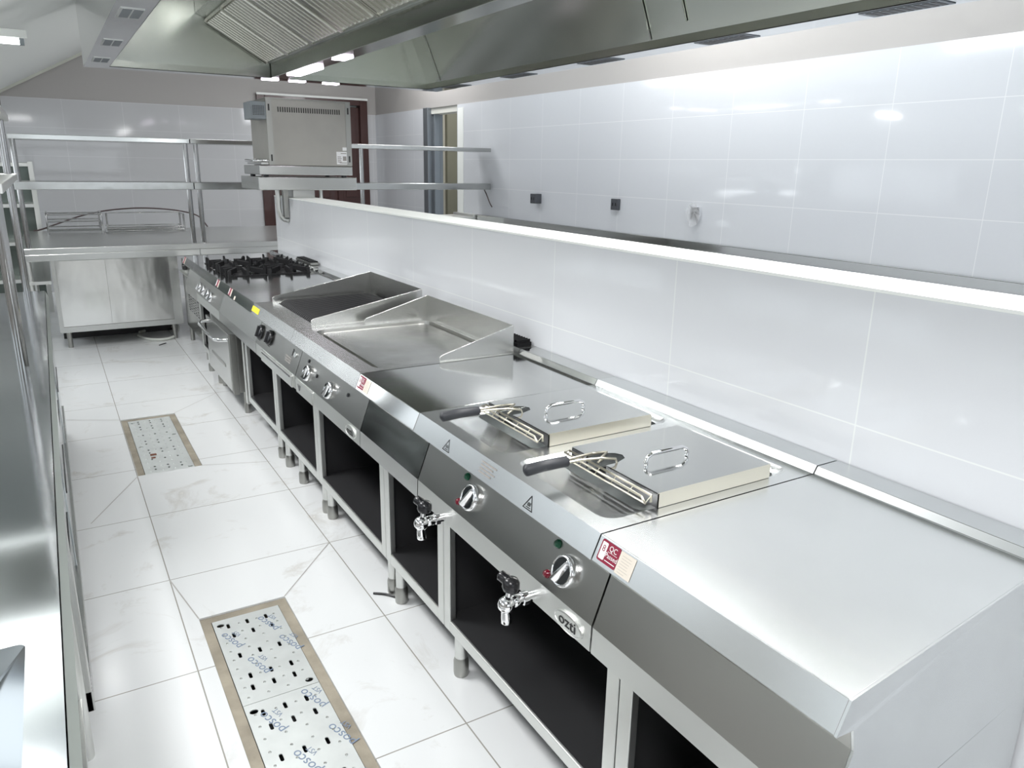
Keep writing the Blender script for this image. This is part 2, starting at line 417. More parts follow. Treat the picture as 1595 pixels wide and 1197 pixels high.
def knob(t, y, z, style='chrome', r=.033):
    p = panel_pt(y, z)
    if style == 'chrome':
        m = MB(); m.lathe([(r, 0), (r*1.02, .006), (r*.96, .013), (r*.84, .018), (r*.80, .015), (.0, .014)], p, PN, 32); k = m.build('knob', chrome, t)
        m = MB(); g = Vector((0, 1, 0)); dirv = (PU*.86-g*.5).normalized(); sd = dirv.cross(PN).normalized()
        a = p+PN*.014; L = r*.8
        q = [a-dirv*L-sd*.012, a-dirv*L+sd*.012, a+dirv*L+sd*.006, a+dirv*L-sd*.006]
        top = [a-dirv*L*.9-sd*.002+PN*.013, a-dirv*L*.9+sd*.004+PN*.013, a+dirv*L*.95+sd*.002+PN*.010, a+dirv*L*.95-sd*.002+PN*.010]
        m.hexa(q+top); m.build('grip', chrome, k, bevel=.001)
        m = MB(); m.lathe([(r*.80, 0), (r*.80, .0006)], p+PN*.0145, PN, 24); m.build('knob_face', knob_face_m, k)
    else:
        m = MB(); m.lathe([(r*1.1, 0), (r*1.18, .003), (r*1.15, .012), (r*1.02, .017), (r*.4, .019), (0, .019)], p, PN, 28)
        dirv = PU; a = p+PN*.017; sd = Vector((0, 1, 0)); L = r*.85
        m.hexa([a-dirv*L-sd*.009, a-dirv*L+sd*.009, a+dirv*L+sd*.009, a+dirv*L-sd*.009]+[a-dirv*L-sd*.006+PN*.010, a-dirv*L+sd*.006+PN*.010, a+dirv*L+sd*.006+PN*.010, a+dirv*L-sd*.006+PN*.010])
        k = m.build('knob', black_plastic, t, bevel=.001)
        m = MB(); m.tube([panel_pt(y-.02, z-.036, .001), panel_pt(y+.02, z-.036, .001)], .0012, 6); m.build('knob_scale', ink, t)
    return k
def pilot(t, y, z, m_, r=.0105):
    m = MB(); m.lathe([(r*1.15, 0), (r*1.15, .003), (r, .004), (r*.8, .008), (0, .0095)], panel_pt(y, z), PN, 20); m.build('indicator_lamp', m_, t)
def badge(t, y, z, txt='ozti'):
    mt = frame((-.0135, y, z), (0, -1, 0), (0, 0, 1))
    m = MB(); n = 28
    L0 = [(.048*math.cos(2*PI*k/n), .021*math.sin(2*PI*k/n)) for k in range(n)]
    L1 = [(.044*math.cos(2*PI*k/n), .018*math.sin(2*PI*k/n)) for k in range(n)]
    m.loops([[(a, b, -.003) for a, b in L0], [(a, b, .002) for a, b in L0], [(a, b, .003) for a, b in L1], [(a*.98, b*.98, .0016) for a, b in L1]], True)
    m.xf(mt); b_ = m.build('brand_badge', steel_light, t)
    text('lettering', txt, .034, ink, mt @ Matrix.Translation((-.002, .001, .0022)), b_, .0006, xs=1.15)
def lip_frame(y, z):
    """sticker frame on the slanted worktop lip, local x towards the camera end"""
    x = lipx(z)
    n = Vector((-.048, 0, .021)).normalized()*.0006
    return frame((x+n.x, y, z+n.z), (0, -1, 0), (.021, 0, .048))
def quad(m, mt, x0, x1, y0, y1, z=0, r=0):
    if r: pts = [(a, b, z) for a, b in rrect(x0, x1, y0, y1, r, 3)]
    else: pts = [(x0, y0, z), (x1, y0, z), (x1, y1, z), (x0, y1, z)]
    m._add([mt @ Vector(p) for p in pts], [tuple(range(len(pts)))])
def qc_sticker(t, y, detail=True, s=1.):
    mt = lip_frame(y, .8145)@Matrix.Scale(s, 4)
    m = MB(); quad(m, mt, 0, .052, -.019, .021, .0003, .004); q = m.build('quality_sticker', maroon, t)
    m = MB(); quad(m, mt, .003, .018, -.015, .017, .0006, .002); m.build('white_emblem', white_lab, q)
    if detail:
        text('lettering', '8', .017, maroon, mt @ Matrix.Translation((.0105, .005, .0007)), q, .0001)
        text('lettering', 'QC', .014, white_lab, mt @ Matrix.Translation((.034, .011, .0007)), q, .0001)
        text('lettering', 'Passed', .0125, white_lab, mt @ Matrix.Translation((.035, -.003, .0007)), q, .0001)
        m = MB(); quad(m, mt, .022, .048, .0035, .0042, .0007); quad(m, mt, .021, .049, -.0135, -.012, .0007); quad(m, mt, .006, .015, -.006, -.005, .0009); quad(m, mt, .005, .016, -.009, -.0085, .0009); m.build('fine_print', white_lab, q)
    m = MB(); quad(m, mt, .0525, .093 if detail else .075, -.021, .020, .0003); pp = m.build('paper_slip', paper, t)
    if detail:
        m = MB()
        for i in range(7):
            quad(m, mt, .058+.002*random.random(), .085-.01*random.random(), .013-.005*i, .0135-.005*i, .0006)
        m.build('fine_print', grey_ink, pp)
def warning(t, y, s=1):
    mt = lip_frame(y, .808)@Matrix.Scale(s, 4)
    m = MB()
    def tri(r, z): return [mt @ Vector((r*math.sin(a), r*math.cos(a)-.003, z)) for a in (0, 2*PI/3, -2*PI/3)]
    a, b = tri(.021, .0003), tri(.0175, .0003)
    m._add(a+b, [(0, 1, 4, 3), (1, 2, 5, 4), (2, 0, 3, 5)])
    for k in (-1, 0, 1):
        m._add([mt @ Vector((k*.004+dx, dy, .0004)) for dx, dy in ((-.0009, -.006), (.0009, -.006), (.0015, .001), (-.0003, .003))], [(0, 1, 2, 3)])
    quad(m, mt, -.008, .008, -.0095, -.008, .0004)
    m.build('warning_triangle', ink, t)

S0, S1, S2, S3, S4, S5, S6, S7, S8 = 0., .517, 1.317, 1.773, 2.53, 3.21, 4.116, 4.87, 5.325
g = .0012
def plain_unit(name, label, y0, y1, material, legs, skew=None, base=True, panel_m=None, facc=True):
    t = thing(name, label, 'counter', loc=(0, 0, 0))
    m = MB(); m.prism(TOPP, y0+g, y1-g, skew); m.build('worktop', material, t, bevel=.0015)
    fascia(t, y0, y1, panel_m, skew=skew)
    body(t, y0, y1, skew)
    if base: legs_and_base(t, y0+(.06 if skew else 0), y1, legs)
    return t
# -- nearest plain worktop
n1 = plain_unit('worktop_unit', 'nearest plain steel worktop unit with large white glare and QC Passed sticker', S0, S1, steel_top, (S0+.1, S1-.035), skew0)
qc_sticker(n1, .506)
m = MB(); m.prism([(0, H-.001), (.586, H-.001), (.596, H+.016), (.666, H+.016), (.666, .568), (-.012, .568), (-.012, .585), (-.010, .645), (.027, .745), (.016, .784), (-.021, .789)], -.002, .002, skew0, True); m.build('end_panel', steel_top, n1)
m = MB(); m.prism([(.03, .16), (.655, .16), (.655, .566), (.03, .566)], -.001, .004, skew0, True); m.build('lower_end_panel', steel_top, n1)
# -- double fryer
fr = thing('double_fryer', 'twin electric fryer with two chrome dials, two drain taps and round green lamps', 'fryer')
def fryer_top():
    m = MB(); y0, y1 = S1+g, S2-g
    m.prism([(0, H), (.012, H), (.012, .784), (-.021, .789)], y0, y1)
    m.prism([(.575, H), (.586, H), (.596, H+.017), (.666, H+.017), (.666, .80), (.575, .80)], y0, y1)
    wells = [(S1+.035, S1+.375), (S1+.425, S1+.765)]
    m.plate(rect(.012, .575, y0, y1), [rrect(.040, .555, a, b, .035) for a, b in wells], H)
    for a, b in wells:
        L = [at(rrect(.040, .555, a, b, .035), H), at(rrect(.052, .546, a+.010, b-.010, .028), H-.009), at(rrect(.140, .535, a+.022, b-.022, .022), H-.013)]
        m.loops(L, False, True)
        L2 = [at(rrect(.140, .535, a+.022, b-.022, .022), H-.013), at(rrect(.145, .53, a+.027, b-.027, .02), H-.10), at(rrect(.15, .525, a+.03, b-.03, .02), H-.22)]
        m.loops(L2, True, True)
    return m.build('worktop', steel_top, fr)
fryer_top()
fascia(fr, S1, S2); 
m = MB(); m.prism([(.05, .575), (.655, .575), (.655, .775), (.05, .775)], S1+.001, S1+.004); m.prism([(.05, .575), (.655, .575), (.655, .775), (.05, .775)], S2-.004, S2-.001)
m.box(.05, .655, S1+.004, S2-.004, .575, .58); m.box(.65, .655, S1+.004, S2-.004, .58, .775); m.build('body', steel, fr)
legs_and_base(fr, S1, S2, (S1+.035, S2-.035))
for y in (.632, 1.033): knob(fr, y, .699, r=.034)
for y in (.682, 1.083): pilot(fr, y, .734, green_glass, .0085); pilot(fr, y+.003, .670, red_glass, .008)
badge(fr, .588, .612)
for y in (.742, 1.125): warning(fr, y)
mt = lip_frame(.925, .812)
m = MB()
for i in range(4): quad(m, mt, -.034, .034-.012*(i % 2), .013-.008*i, .0165-.008*i, .0004)
m.build('engraved_notice', grey_ink, fr)
for y in (.722, 1.150):
    m = MB(); z = .603
    m.cyl((-.008, y, z), (-.034, y, z), .0105, 16); m.lathe([(.0155, 0), (.0155, .012)], (-.026, y, z), (-1, 0, 0), 6)
    m.lathe([(.010, 0), (.013, .004), (.013, .022), (.010, .026)], (-.038, y, z), (-1, 0, 0))
    m.lathe([(.002, -.019), (.012, -.015), (.018, -.006), (.019, .002), (.015, .012), (.006, .018), (.001, .019)], (-.076, y, z-.002), (0, 0, 1))
    m.cyl((-.060, y, z), (-.070, y, z), .012, 16)
    m.lathe([(.0095, 0), (.011, -.02), (.0115, -.032), (.0095, -.034)], (-.078, y, z-.012), (-.08, 0, 1))
    m.cyl((-.072, y, z+.012), (-.070, y, z+.032), .006, 12)
    tp = m.build('drain_tap', chrome, fr)
    m = MB(); m.lathe([(.006, .024), (.015, .028), (.019, .036), (.018, .048), (.013, .056), (.003, .058)], (-.070, y, z), (.1, 0, 1), 20)
    m.lathe([(.009, 0), (.012, .01), (.011, .026), (.004, .03)], (-.066, y+.004, z+.046), (-.45, .75, .35), 14); m.build('tap_handle', black_plastic, tp)
# -- baskets and lids on the fryer (lift off, so things of their own)
def fry_lid(y0, y1):
    t = thing('tank_cover', 'x', 'lid', 'lids over the two fryer tanks')
    X0, X1, ZT, ZB = .160, .480, .870, .838
    ny = (y0+y1)/2+.055
    notch = [(X0, ny-.036), (X0+.03, ny-.035), (X0+.062, ny-.022), (X0+.070, ny-.004), (X0+.062, ny+.012), (X0+.03, ny+.030), (X0, ny+.034)]
    out = [(X0, y0)]+notch+[(X0, y1), (X1, y1), (X1, y0)]
    m = MB()
    m._add([(p[0], p[1], ZT) for p in out], [tuple(range(len(out)))])
    m._add([(p[0], p[1], ZT-.0015) for p in out], [tuple(range(len(out)))])
    side = [(X0, y1), (X1, y1), (X1, y0), (X0, y0)]
    v = [(p[0], p[1], ZT) for p in side]+[(p[0], p[1], ZB) for p in side]
    m.mi = 1; m._add(v, [(0, 1, 5, 4), (1, 2, 6, 5), (2, 3, 7, 6)])
    m.build('lid_plate', [lid_top, lid_side], t)
    m = MB(); m.box(X0, X0+.004, y0, ny-.036, ZB, ZT-.002); m.box(X0, X0+.004, ny+.034, y1, ZB, ZT-.002); m.box(X0+.004, X0+.072, ny-.034, ny+.03, .832, .834); m.build('dark_edge', black_plastic, t)  # front edge and notch blackened to stand for shadow behind the rods
    hy = y0+.125; pts = []
    for k in range(9):
        a = PI-PI*k/8*.5; 
    hx0, hx1, hz = .238, .352, ZT
    pts = [(hx0, hy, hz), (hx0-.003, hy, hz+.008), (hx0+.002, hy, hz+.017), (hx0+.014, hy, hz+.023), (hx1-.014, hy, hz+.023), (hx1-.002, hy, hz+.017), (hx1+.003, hy, hz+.008), (hx1, hy, hz)]
    m = MB(); m.tube(pts, .0045, 12); m.build('lid_handle', chrome, t)
    return t
LIDS = [(.548, .838), (.935, 1.225)]
for i, (a, b) in enumerate(LIDS):
    fry_lid(a, b)['label'] = ['mirror-polished fryer lid with chrome handle, nearer one beside the plain worktop', 'mirror-polished fryer lid with chrome handle, farther one beside the wavy worktop'][i]
def basket(y0, y1):
    t = thing('fryer_basket', 'x', 'basket', 'baskets hanging in the fryer')
    Y0, Y1 = y0+.005, y1-.012; x0, x1 = .132, .148; z = .866
    m = MB()
    m.tube([(x0, Y0, z-.012), (x0-.004, Y0+.006, z), (x0, Y1, z), (x1, Y1+.004, z), (x1, Y0, z), (x1, Y0, z-.014)], .0026, 8)
    m.tube([(x0+.002, Y0, .852), (x0+.002, Y1, .852)], .002, 6)
    n = 5
    for k in range(n+1):
        y = Y0+(Y1-Y0)*k/n; m.tube([(x0, y, .852), (x1, y, .866)], .0012, 5)
    m.build('wire_basket', mat('nickel_wire', (.50, .47, .39), .3, 1) if not bpy.data.materials.get('nickel_wire') else bpy.data.materials['nickel_wire'], t)
    nw = bpy.data.materials['nickel_wire']
    hy = (Y0+Y1)/2+.045
    m = MB()
    for s in (-1, 1):
        m.tube([(.066, hy+s*.007, .888), (.105, hy+s*.009, .888), (.150, hy+s*.016, .886), (.185, hy+s*.022, .880), (.190, hy+s*.022, .868), (.170, hy+s*.02, .858)], .003, 8)
    m.tube([(.150, hy-.016, .886), (.178, hy, .889), (.150, hy+.016, .886)], .003, 8)
    m.build('handle_wires', nw, t)
    m = MB(); m.tube([(-.035, hy-.004, .889), (-.030, hy-.004, .889), (.02, hy-.002, .890), (.072, hy, .888), (.076, hy, .888)], [.004, .0125, .012, .0115, .008], 12)
    m.build('grip', grip_plastic, t)
    return t
for i, (a, b) in enumerate(LIDS):
    basket(a, b)['label'] = ['wire fry basket with dark grey handle beside the nearer fryer lid', 'wire fry basket with dark grey handle beside the farther fryer lid'][i]
# -- glossy plain unit between fryer and griddle
n2 = plain_unit('worktop_unit', 'mirror-glossy plain worktop unit between the fryer and the flat griddle', S2, S3, steel_pol, (S3-.035,), panel_m=steel_pol)
qc_sticker(n2, S3-.008, True)
# -- griddle
gd = thing('griddle', 'flat griddle with sloped steel splash guard and two chrome dials', 'griddle')
top_with_hole(S3+g, S4-g, .062, .555, S3+.03, S4-.055, 'worktop', steel, gd, r=.04)
m = MB(); a, b = S3+.03, S4-.055
m.loops([at(rrect(.062, .555, a, b, .04), H), at(rrect(.066, .551, a+.004, b-.004, .037), H-.022), at(rrect(.084, .540, a+.018, b-.018, .025), H-.022)], False)
m.build('grease_gutter', steel_dark, gd)
m = MB(); m.loops([at(rrect(.084, .540, a+.018, b-.018, .025), H-.022), at(rrect(.087, .537, a+.021, b-.021, .023), H-.008)], True)
m.build('griddle_plate', mat('griddle_plate', (.50, .50, .48), .20, 1, bump=.05, bscale=12, rvar=.07), gd)
fascia(gd, S3, S4); body(gd, S3, S4); legs_and_base(gd, S3, S4, (S3+.035, S4-.035))
def guard(t, x0, x1, y0, y1, zl, zh, xf, zb=H):
    """three-sided splash guard: sloping sides, tall back"""
    th = .004; m = MB()
    for y in (y0, y1-th):
        m.ext([(x0, zb), (x1, zb), (x1, zh), (x0+.01, zl), (x0, zl-.008)], 'y', y, y+th)
    m.box(x1-th, x1, y0+th, y1-th, zb, zh)
    return m.build('splash_guard', steel, t, bevel=.0008)
guard(gd, .285, .575, S3+.012, S4-.02, .862, .940, 0)
for y in (2.386, 2.118): knob(gd, y, .688, r=.032)
for y, z in ((2.42, .728), (2.29, .70), (1.95, .715)): 
    m = MB(); m.lathe([(.007, 0), (.007, .004)], panel_pt(y, z), PN, 14); m.build('button', black_plastic, gd)
badge(gd, 1.86, .615)
m = MB(); m.box(-.018, .05, 2.28, 2.50, .588, .640); dr = m.build('drip_drawer', steel_light, gd, bevel=.003)
m = MB(); m.ext([(2.43, .628), (2.47, .628), (2.455, .604), (2.445, .604)], 'x', -.019, -.017); m.build('drawer_handle', black_plastic, dr)
m = MB(); m.box(.60, .66, 1.80, 1.93, H+.0175, H+.03); 
for k in range(7): m.box(.602, .658, 1.806+k*.017, 1.812+k*.017, H+.03, H+.040)
m.build('flue_grille', black_iron, gd)
# -- charcoal-style grill
cg = thing('char_grill', 'gas chargrill with black ribbed grates, two black dials and a steel surround', 'grill')
top_with_hole(S4+g, S5-g, .095, .565, S4+.06, S5-.05, 'worktop', steel, cg, r=.01)
fascia(cg, S4, S5); body(cg, S4, S5, z1=.74); legs_and_base(cg, S4, S5, (S4+.035, S4+.40, S5-.04))
m = MB(); m.loops([at(rrect(.095, .565, S4+.06, S5-.05, .01), H), at(rrect(.100, .56, S4+.065, S5-.055, .01), H-.05)], True); m.build('ember_tray', black_void, cg)
y = S4+.068; n = 6; wdt = (S5-.06-y)/n
for k in range(n):
    m = MB()
    for j in range(4):
        yy = y+wdt*(j+.5)/4
        m.tube([(.100, yy, H-.012), (.112, yy, H+.004), (.128, yy, H+.010), (.545, yy, H+.016), (.556, yy, H+.006)], .0068, 6)
    for xx in (.13, .33, .53): m.box(xx, xx+.012, y+.004, y+wdt-.004, H-.006, H+.006)
    m.build('grate', black_iron, cg); y += wdt
guard(cg, .078, .575, S4+.035, S5-.015, .866, .958, 0)
for y in (3.262-.03, 2.996): knob(cg, min(y, S5-.045), .703 if y > 3.1 else .708, 'black', .030)
pm = frame(panel_pt(2.60, .715, .0008), (0, -1, 0), PU)
m = MB(); m.loops([[pm@Vector((.020*math.cos(2*PI*k/20), .013*math.sin(2*PI*k/20), 0)) for k in range(20)], [pm@Vector((.018*math.cos(2*PI*k/20), .011*math.sin(2*PI*k/20), .003)) for k in range(20)]], True); m.build('brand_badge', steel_light, cg)
m = MB(); quad(m, pm, -.042, -.033, -.012, .018, .001); m.build('igniter', black_plastic, cg)
m = MB()
for i in range(3): quad(m, pm, -.125+.006*i, -.03, -.028-.010*i, -.023-.010*i, .0006)
m.build('printed_notice', grey_ink, cg)
m = MB(); m.box(-.020, .05, S4+.03, S5-.13, .588, .640); dr = m.build('drip_drawer', steel_light, cg, bevel=.003)
m = MB(); m.box(-.021, -.0185, S4+.05, S5-.15, .628, .634); m.build('drawer_slot', black_plastic, dr)
mt = lip_frame(S5-.01, .812); m = MB(); quad(m, mt, -.02, .11, -.012, .014, .0004); m.build('yellow_sticker', yellow, cg)
# -- plain unit between grill and range
n3 = plain_unit('worktop_unit', 'plain glossy worktop unit between the black grill and the burner range', S5, S6, steel_pol, (S5+.04, S6-.30), base=False, panel_m=steel)
legs_and_base(n3, S5+.0, 3.86, (S5+.10,))
for yy in (S6-.01, 3.766): qc_sticker(n3, yy, False)
mt = lip_frame(3.60, .80); m = MB(); quad(m, mt, -.015, .015, -.008, .012, .0004); m.build('paper_scrap', paper, n3)
m = MB(); m.box(.066, .086, 3.90, 3.94, .13, .58); m.build('side_frame', steel_light, n3)
# -- burner range with oven
br = thing('gas_range', 'four burner gas range with cast iron trivets above an oven', 'range')
top_with_hole(S6+g, S7-g, .045, .555, S6+.012, S7-.012, 'worktop', steel_pol, br, r=.03)
m = MB(); a, b = S6+.012, S7-.012
m.loops([at(rrect(.045, .555, a, b, .03), H), at(rrect(.055, .545, a+.01, b-.01, .025), H-.018)], True, True); m.build('spill_tray', steel_pol, br)
fascia(br, S6, S7); body(br, S6, S7, z1=.78)
cx_ = (.175, .43); cy_ = (S6+.19, S7-.19)
for gy, yc in enumerate(cy_):
    for xc in cx_:
        m = MB(); m.lathe([(.05, 0), (.052, .012), (.038, .018), (.036, .026), (.0, .030)], (xc, yc, H-.018)); m.build('burner', black_iron, br)
    z0, z1 = H+.010, H+.030
    ya, yb = yc-.165, yc+.165; xa, xb = .07, .53
    m = MB()
    for (p, q) in (((xa, ya), (xb, ya)), ((xa, yb), (xb, yb)), ((xa, ya), (xa, yb)), ((xb, ya), (xb, yb)), ((.30, ya), (.30, yb))):
        m.box(min(p[0], q[0])-.004, max(p[0], q[0])+.004, min(p[1], q[1])-.004, max(p[1], q[1])+.004, H-.008, H+.006)
    for xc in cx_:
        for k in range(8):
            an = 2*PI*k/8; R = (.125 if abs(math.sin(an)) < .1 else .163) if k % 2 == 0 else .165; d = Vector((math.cos(an), math.sin(an), 0))
            sd = Vector((-d.y, d.x, 0))*.006; c0 = Vector((xc, yc, 0)); p0 = c0+d*(.03 if k % 2 == 0 else .06); p1 = c0+d*R
            m.hexa([(*(p0-sd).xy, z0), (*(p1-sd).xy, z0-.016), (*(p1+sd).xy, z0-.016), (*(p0+sd).xy, z0), (*(p0-sd).xy, z1+.006), (*(p1-sd).xy, z1-.004), (*(p1+sd).xy, z1-.004), (*(p0+sd).xy, z1+.006)])
            p2 = c0+d*(R-.018)
            m.hexa([(*(p2-sd).xy, z1-.004), (*(p1-sd).xy, z1-.004), (*(p1+sd).xy, z1-.004), (*(p2+sd).xy, z1-.004), (*(p2-sd).xy, z1+.002), (*(p1-sd).xy, z1+.014), (*(p1+sd).xy, z1+.014), (*(p2+sd).xy, z1+.002)])
    for xx in (xa, xb, .30):
        for yy in (ya, yb): m.box(xx-.009, xx+.009, yy-.009, yy+.009, H-.018, z1+.004)
    m.build('trivet', black_iron, br)
for y, z in ((4.79, .69), (4.66, .69), (4.51, .688), (4.40, .684)): knob(br, y, z, r=.031)
m = MB(); m.box(.60, .655, 4.33, 4.66, H+.018, H+.034); fg = m.build('flue_box', steel_dark, br, bevel=.003)
m = MB()
for k in range(8): m.box(.603, .652, 4.34+k*.04, 4.362+k*.04, H+.034, H+.042)
m.build('flue_grille', black_iron, fg)
m = MB(); m.box(.07, .65, S6+.004, S7-.005, .14, .575); m.build('oven_body', steel_dark, br, bevel=.003)
m = MB(); m.box(.028, .066, S6+.02, S7-.02, .15, .50); od = m.build('oven_door', steel, br, bevel=.004)
m = MB(); m.box(.0255, .028, S6+.16, S7-.16, .27, .29); m.build('door_groove', steel_dark, od)
m = MB(); pts = [(.03, S6+.05, .462), (-.012, S6+.06, .462), (-.03, S6+.12, .458), (-.034, (S6+S7)/2, .455), (-.03, S7-.12, .458), (-.012, S7-.06, .462), (.03, S7-.05, .462)]
m.tube(pts, .011, 12); m.build('handle', chrome, od)
m = MB(); m.box(.035, .069, S6+.002, S6+.018, .13, .50)
for z in (.16, .27, .38, .47): m.lathe([(.006, 0), (.006, .003)], (.052, S6+.002, z), (0, -1, 0), 8)
m.build('hinge_post', steel_dark, br)
for y in (S6+.04, S7-.04):
    for x in (.115, .60):
        m = MB(); m.lathe([(.020, .0), (.02, .05), (.017, .06), (.017, .14)], (x, y, 0)); m.build('leg', steel_dark, br)
# -- far plain unit
n4 = plain_unit('worktop_unit', 'farthest plain worktop unit, behind the burner range at the end of the partition', S7, S8, steel_pol, (S8-.05, S7+.04), base=True, panel_m=steel)
qc_sticker(n4, S8-.02, False, 1.1)

# ------------------------------------------------------------------ countertop oven on its console above the partition
cs = thing('console_shelf', 'thick steel console shelf standing on the partition, carrying the grey oven', 'shelf')
m = MB(); m.box(.452, 1.135, 4.905, 5.44, 1.300, 1.386); m.build('shelf_board', steel, cs, bevel=.004)
m = MB(); m.tube([(.60, 5.02, 1.30), (.603, 5.02, 1.16), (.612, 5.02, 1.115), (.635, 5.02, 1.095), (.664, 5.02, 1.09)], .017, 12); m.build('support_arm', steel_light, cs)
m = MB(); m.box(.632, .664, 4.99, 5.035, 1.11, 1.30); m.build('clamp_plate', steel_dark, cs)
m = MB(); m.box(.69, .84, 4.95, 5.1, PH+.004, 1.299); m.build('mounting_block', steel, cs)
m = MB(); m.cyl((.90, 5.0, 1.1), (.90, 5.0, 1.30), .012); m.cyl((.90, 5.0, 1.1), (.862, 5.0, 1.1), .012); m.build('support_arm', steel_light, cs)
ov = thing('countertop_oven', 'grey countertop oven with slotted side panel, standing on the console shelf', 'oven')
x0, x1, y0, y1 = .535, 1.110, 4.92, 5.38
m = MB(); m.box(x0, x1, y0, y1, 1.462, 1.888); m.build('housing', oven_paint, ov, bevel=.004)
m = MB()
m.box(x0-.001, x0+.035, y0-.003, y0, 1.464, 1.886); m.box(x1-.035, x1+.001, y0-.003, y0, 1.464, 1.886); m.box(x0-.003, x1+.001, y0-.003, y1, 1.886, 1.892); m.build('corner_strip', steel_dark, ov)
m = MB()
for k in range(28): m.box(x0+.075+k*.0155, x0+.082+k*.0155, y0-.002, y0+.001, 1.805, 1.837)
for xx in (x0+.012, x1-.022):
    for z in (1.49, 1.81): m.box(xx, xx+.010, y0-.005, y0-.002, z, z+.042)
m.build('vent_slots', black_void, ov)
m = MB(); m.box(x0-.07, x1, y0-.006, y1, 1.400, 1.460); m.build('drip_base', steel, ov, bevel=.004)
for xx in (x0-.02, x1-.05):
    for yy in (y0+.04, y1-.04):
        m = MB(); m.lathe([(.018, 0), (.018, .014)], (xx, yy, 1.3865)); m.build('foot', black_plastic, ov)
m = MB(); m.box(x0-.10, x0, y0+.0, y0+.20, 1.755, 1.865); vb = m.build('vent_box', oven_vent, ov, bevel=.004)
m = MB()
for i in range(7):
    for j in range(7): m.box(x0-.086+j*.011, x0-.079+j*.011, y0-.002, y0+.001, 1.78+i*.009, 1.784+i*.009)
m.build('vent_holes', black_void, vb)
m = MB(); m.tube([(x0, y0+.03, 1.492), (x0-.06, y0+.03, 1.492), (x0-.065, y1-.05, 1.492), (x0, y1-.05, 1.492)], .009, 10); m.build('door_handle', chrome, ov)
m = MB(); m.box(x0-.05, x0, y0+.02, y1-.03, 1.467, 1.480); m.build('door_ledge', steel, ov)
m = MB(); m.box(1.000, 1.080, y0-.0015, y0, 1.475, 1.56); m.box(1.045, 1.080, y0-.0015, y0, 1.568, 1.59); pl = m.build('rating_plate', white_lab, ov)
m = MB()
for i in range(4): m.box(1.006, 1.035-.004*(i % 2), y0-.0022, y0-.0015, 1.49+i*.011, 1.495+i*.011)
m.box(1.045, 1.07, y0-.0022, y0-.0015, 1.50, 1.53); m.box(1.02, 1.072, y0-.0022, y0-.0015, 1.483, 1.488); m.box(1.03, 1.07, y0-.0022, y0-.0015, 1.546, 1.551); m.build('fine_print', grey_ink, pl)

# ------------------------------------------------------------------ pass-through counter at the far end with double overshelf
YB = 6.46
pc = thing('pass_counter', 'long steel counter across the far end with two sliding cabinet doors', 'counter')
m = MB(); m.box(-1.00, 2.70, YB, 8.20, .765, .812); m.box(-1.00, .28, YB+.001, YB+.02, .712, .765); m.box(.285, 2.70, YB+.001, YB+.02, .712, .765); m.build('countertop', counter_m, pc, bevel=.004)
m = MB(); m.box(-.82, .10, YB+.03, 8.15, .135, .765); m.build('cabinet', steel_dark, pc)
m = MB(); m.box(-.82, .10, YB+.02, YB+.03, .135, .180); m.box(.03, .10, YB+.02, YB+.03, .18, .712); m.box(-.82, -.79, YB+.02, YB+.03, .18, .712); m.build('cabinet_frame', steel, pc)
m = MB(); m.box(-.79, -.44, YB+.016, YB+.028, .183, .710); m.build('door', steel_door, pc, bevel=.002)
m = MB(); m.box(-.445, .03, YB+.022, YB+.034, .183, .710); m.build('door', steel_door, pc, bevel=.002)
for x, y in ((-.76, YB+.09), (.03, YB+.09), (-.76, 8.05), (.03, 8.05), (2.6, YB+.1), (2.6, 8.05), (1.5, YB+.1), (1.5, 8.05)):
    z = .135 if x < .2 else .765
    m = MB(); m.lathe([(.019, 0), (.019, z)], (x, y, 0)); m.build('leg', steel_dark, pc)
for x in (-.965,):
    for y in (YB+.06, 8.1):
        m = MB(); m.lathe([(.019, 0), (.019, .765)], (x, y, 0)); m.build('leg', steel_light, pc)
m = MB(); m.box(-.985, -.83, YB+.03, 8.1, .53, .555); m.build('lower_rail', steel_light, pc)
m = MB(); m.box(-.80, .09, 6.92, 6.94, 0, .135); m.build('kick_plate', black_void, pc)  # black sheet standing in for the shade under the cabinet
def overshelf(x0, x1, label, posts):
    t = thing('overshelf', label, 'shelf', 'double overshelves on the far counter')
    for z0, z1 in ((1.252, 1.312), (1.618, 1.655)):
        m = MB(); m.box(x0, x1, YB+.02, YB+.36, z0, z1); m.build('shelf_board', board_m, t, bevel=.003)
    for x in posts:
        for y in (YB+.045,):
            m = MB(); m.cyl((x, y, .812), (x, y, 1.252), .019, 14); m.cyl((x, y, 1.312), (x, y, 1.618), .019, 14); m.build('post', chrome_dull, t)
    return t
overshelf(-.975, .285, 'double overshelf on the left part of the far counter', (-.945, .25))
overshelf(.290, 3.12, 'longer double overshelf reaching to the right wall', (.33, 1.76))
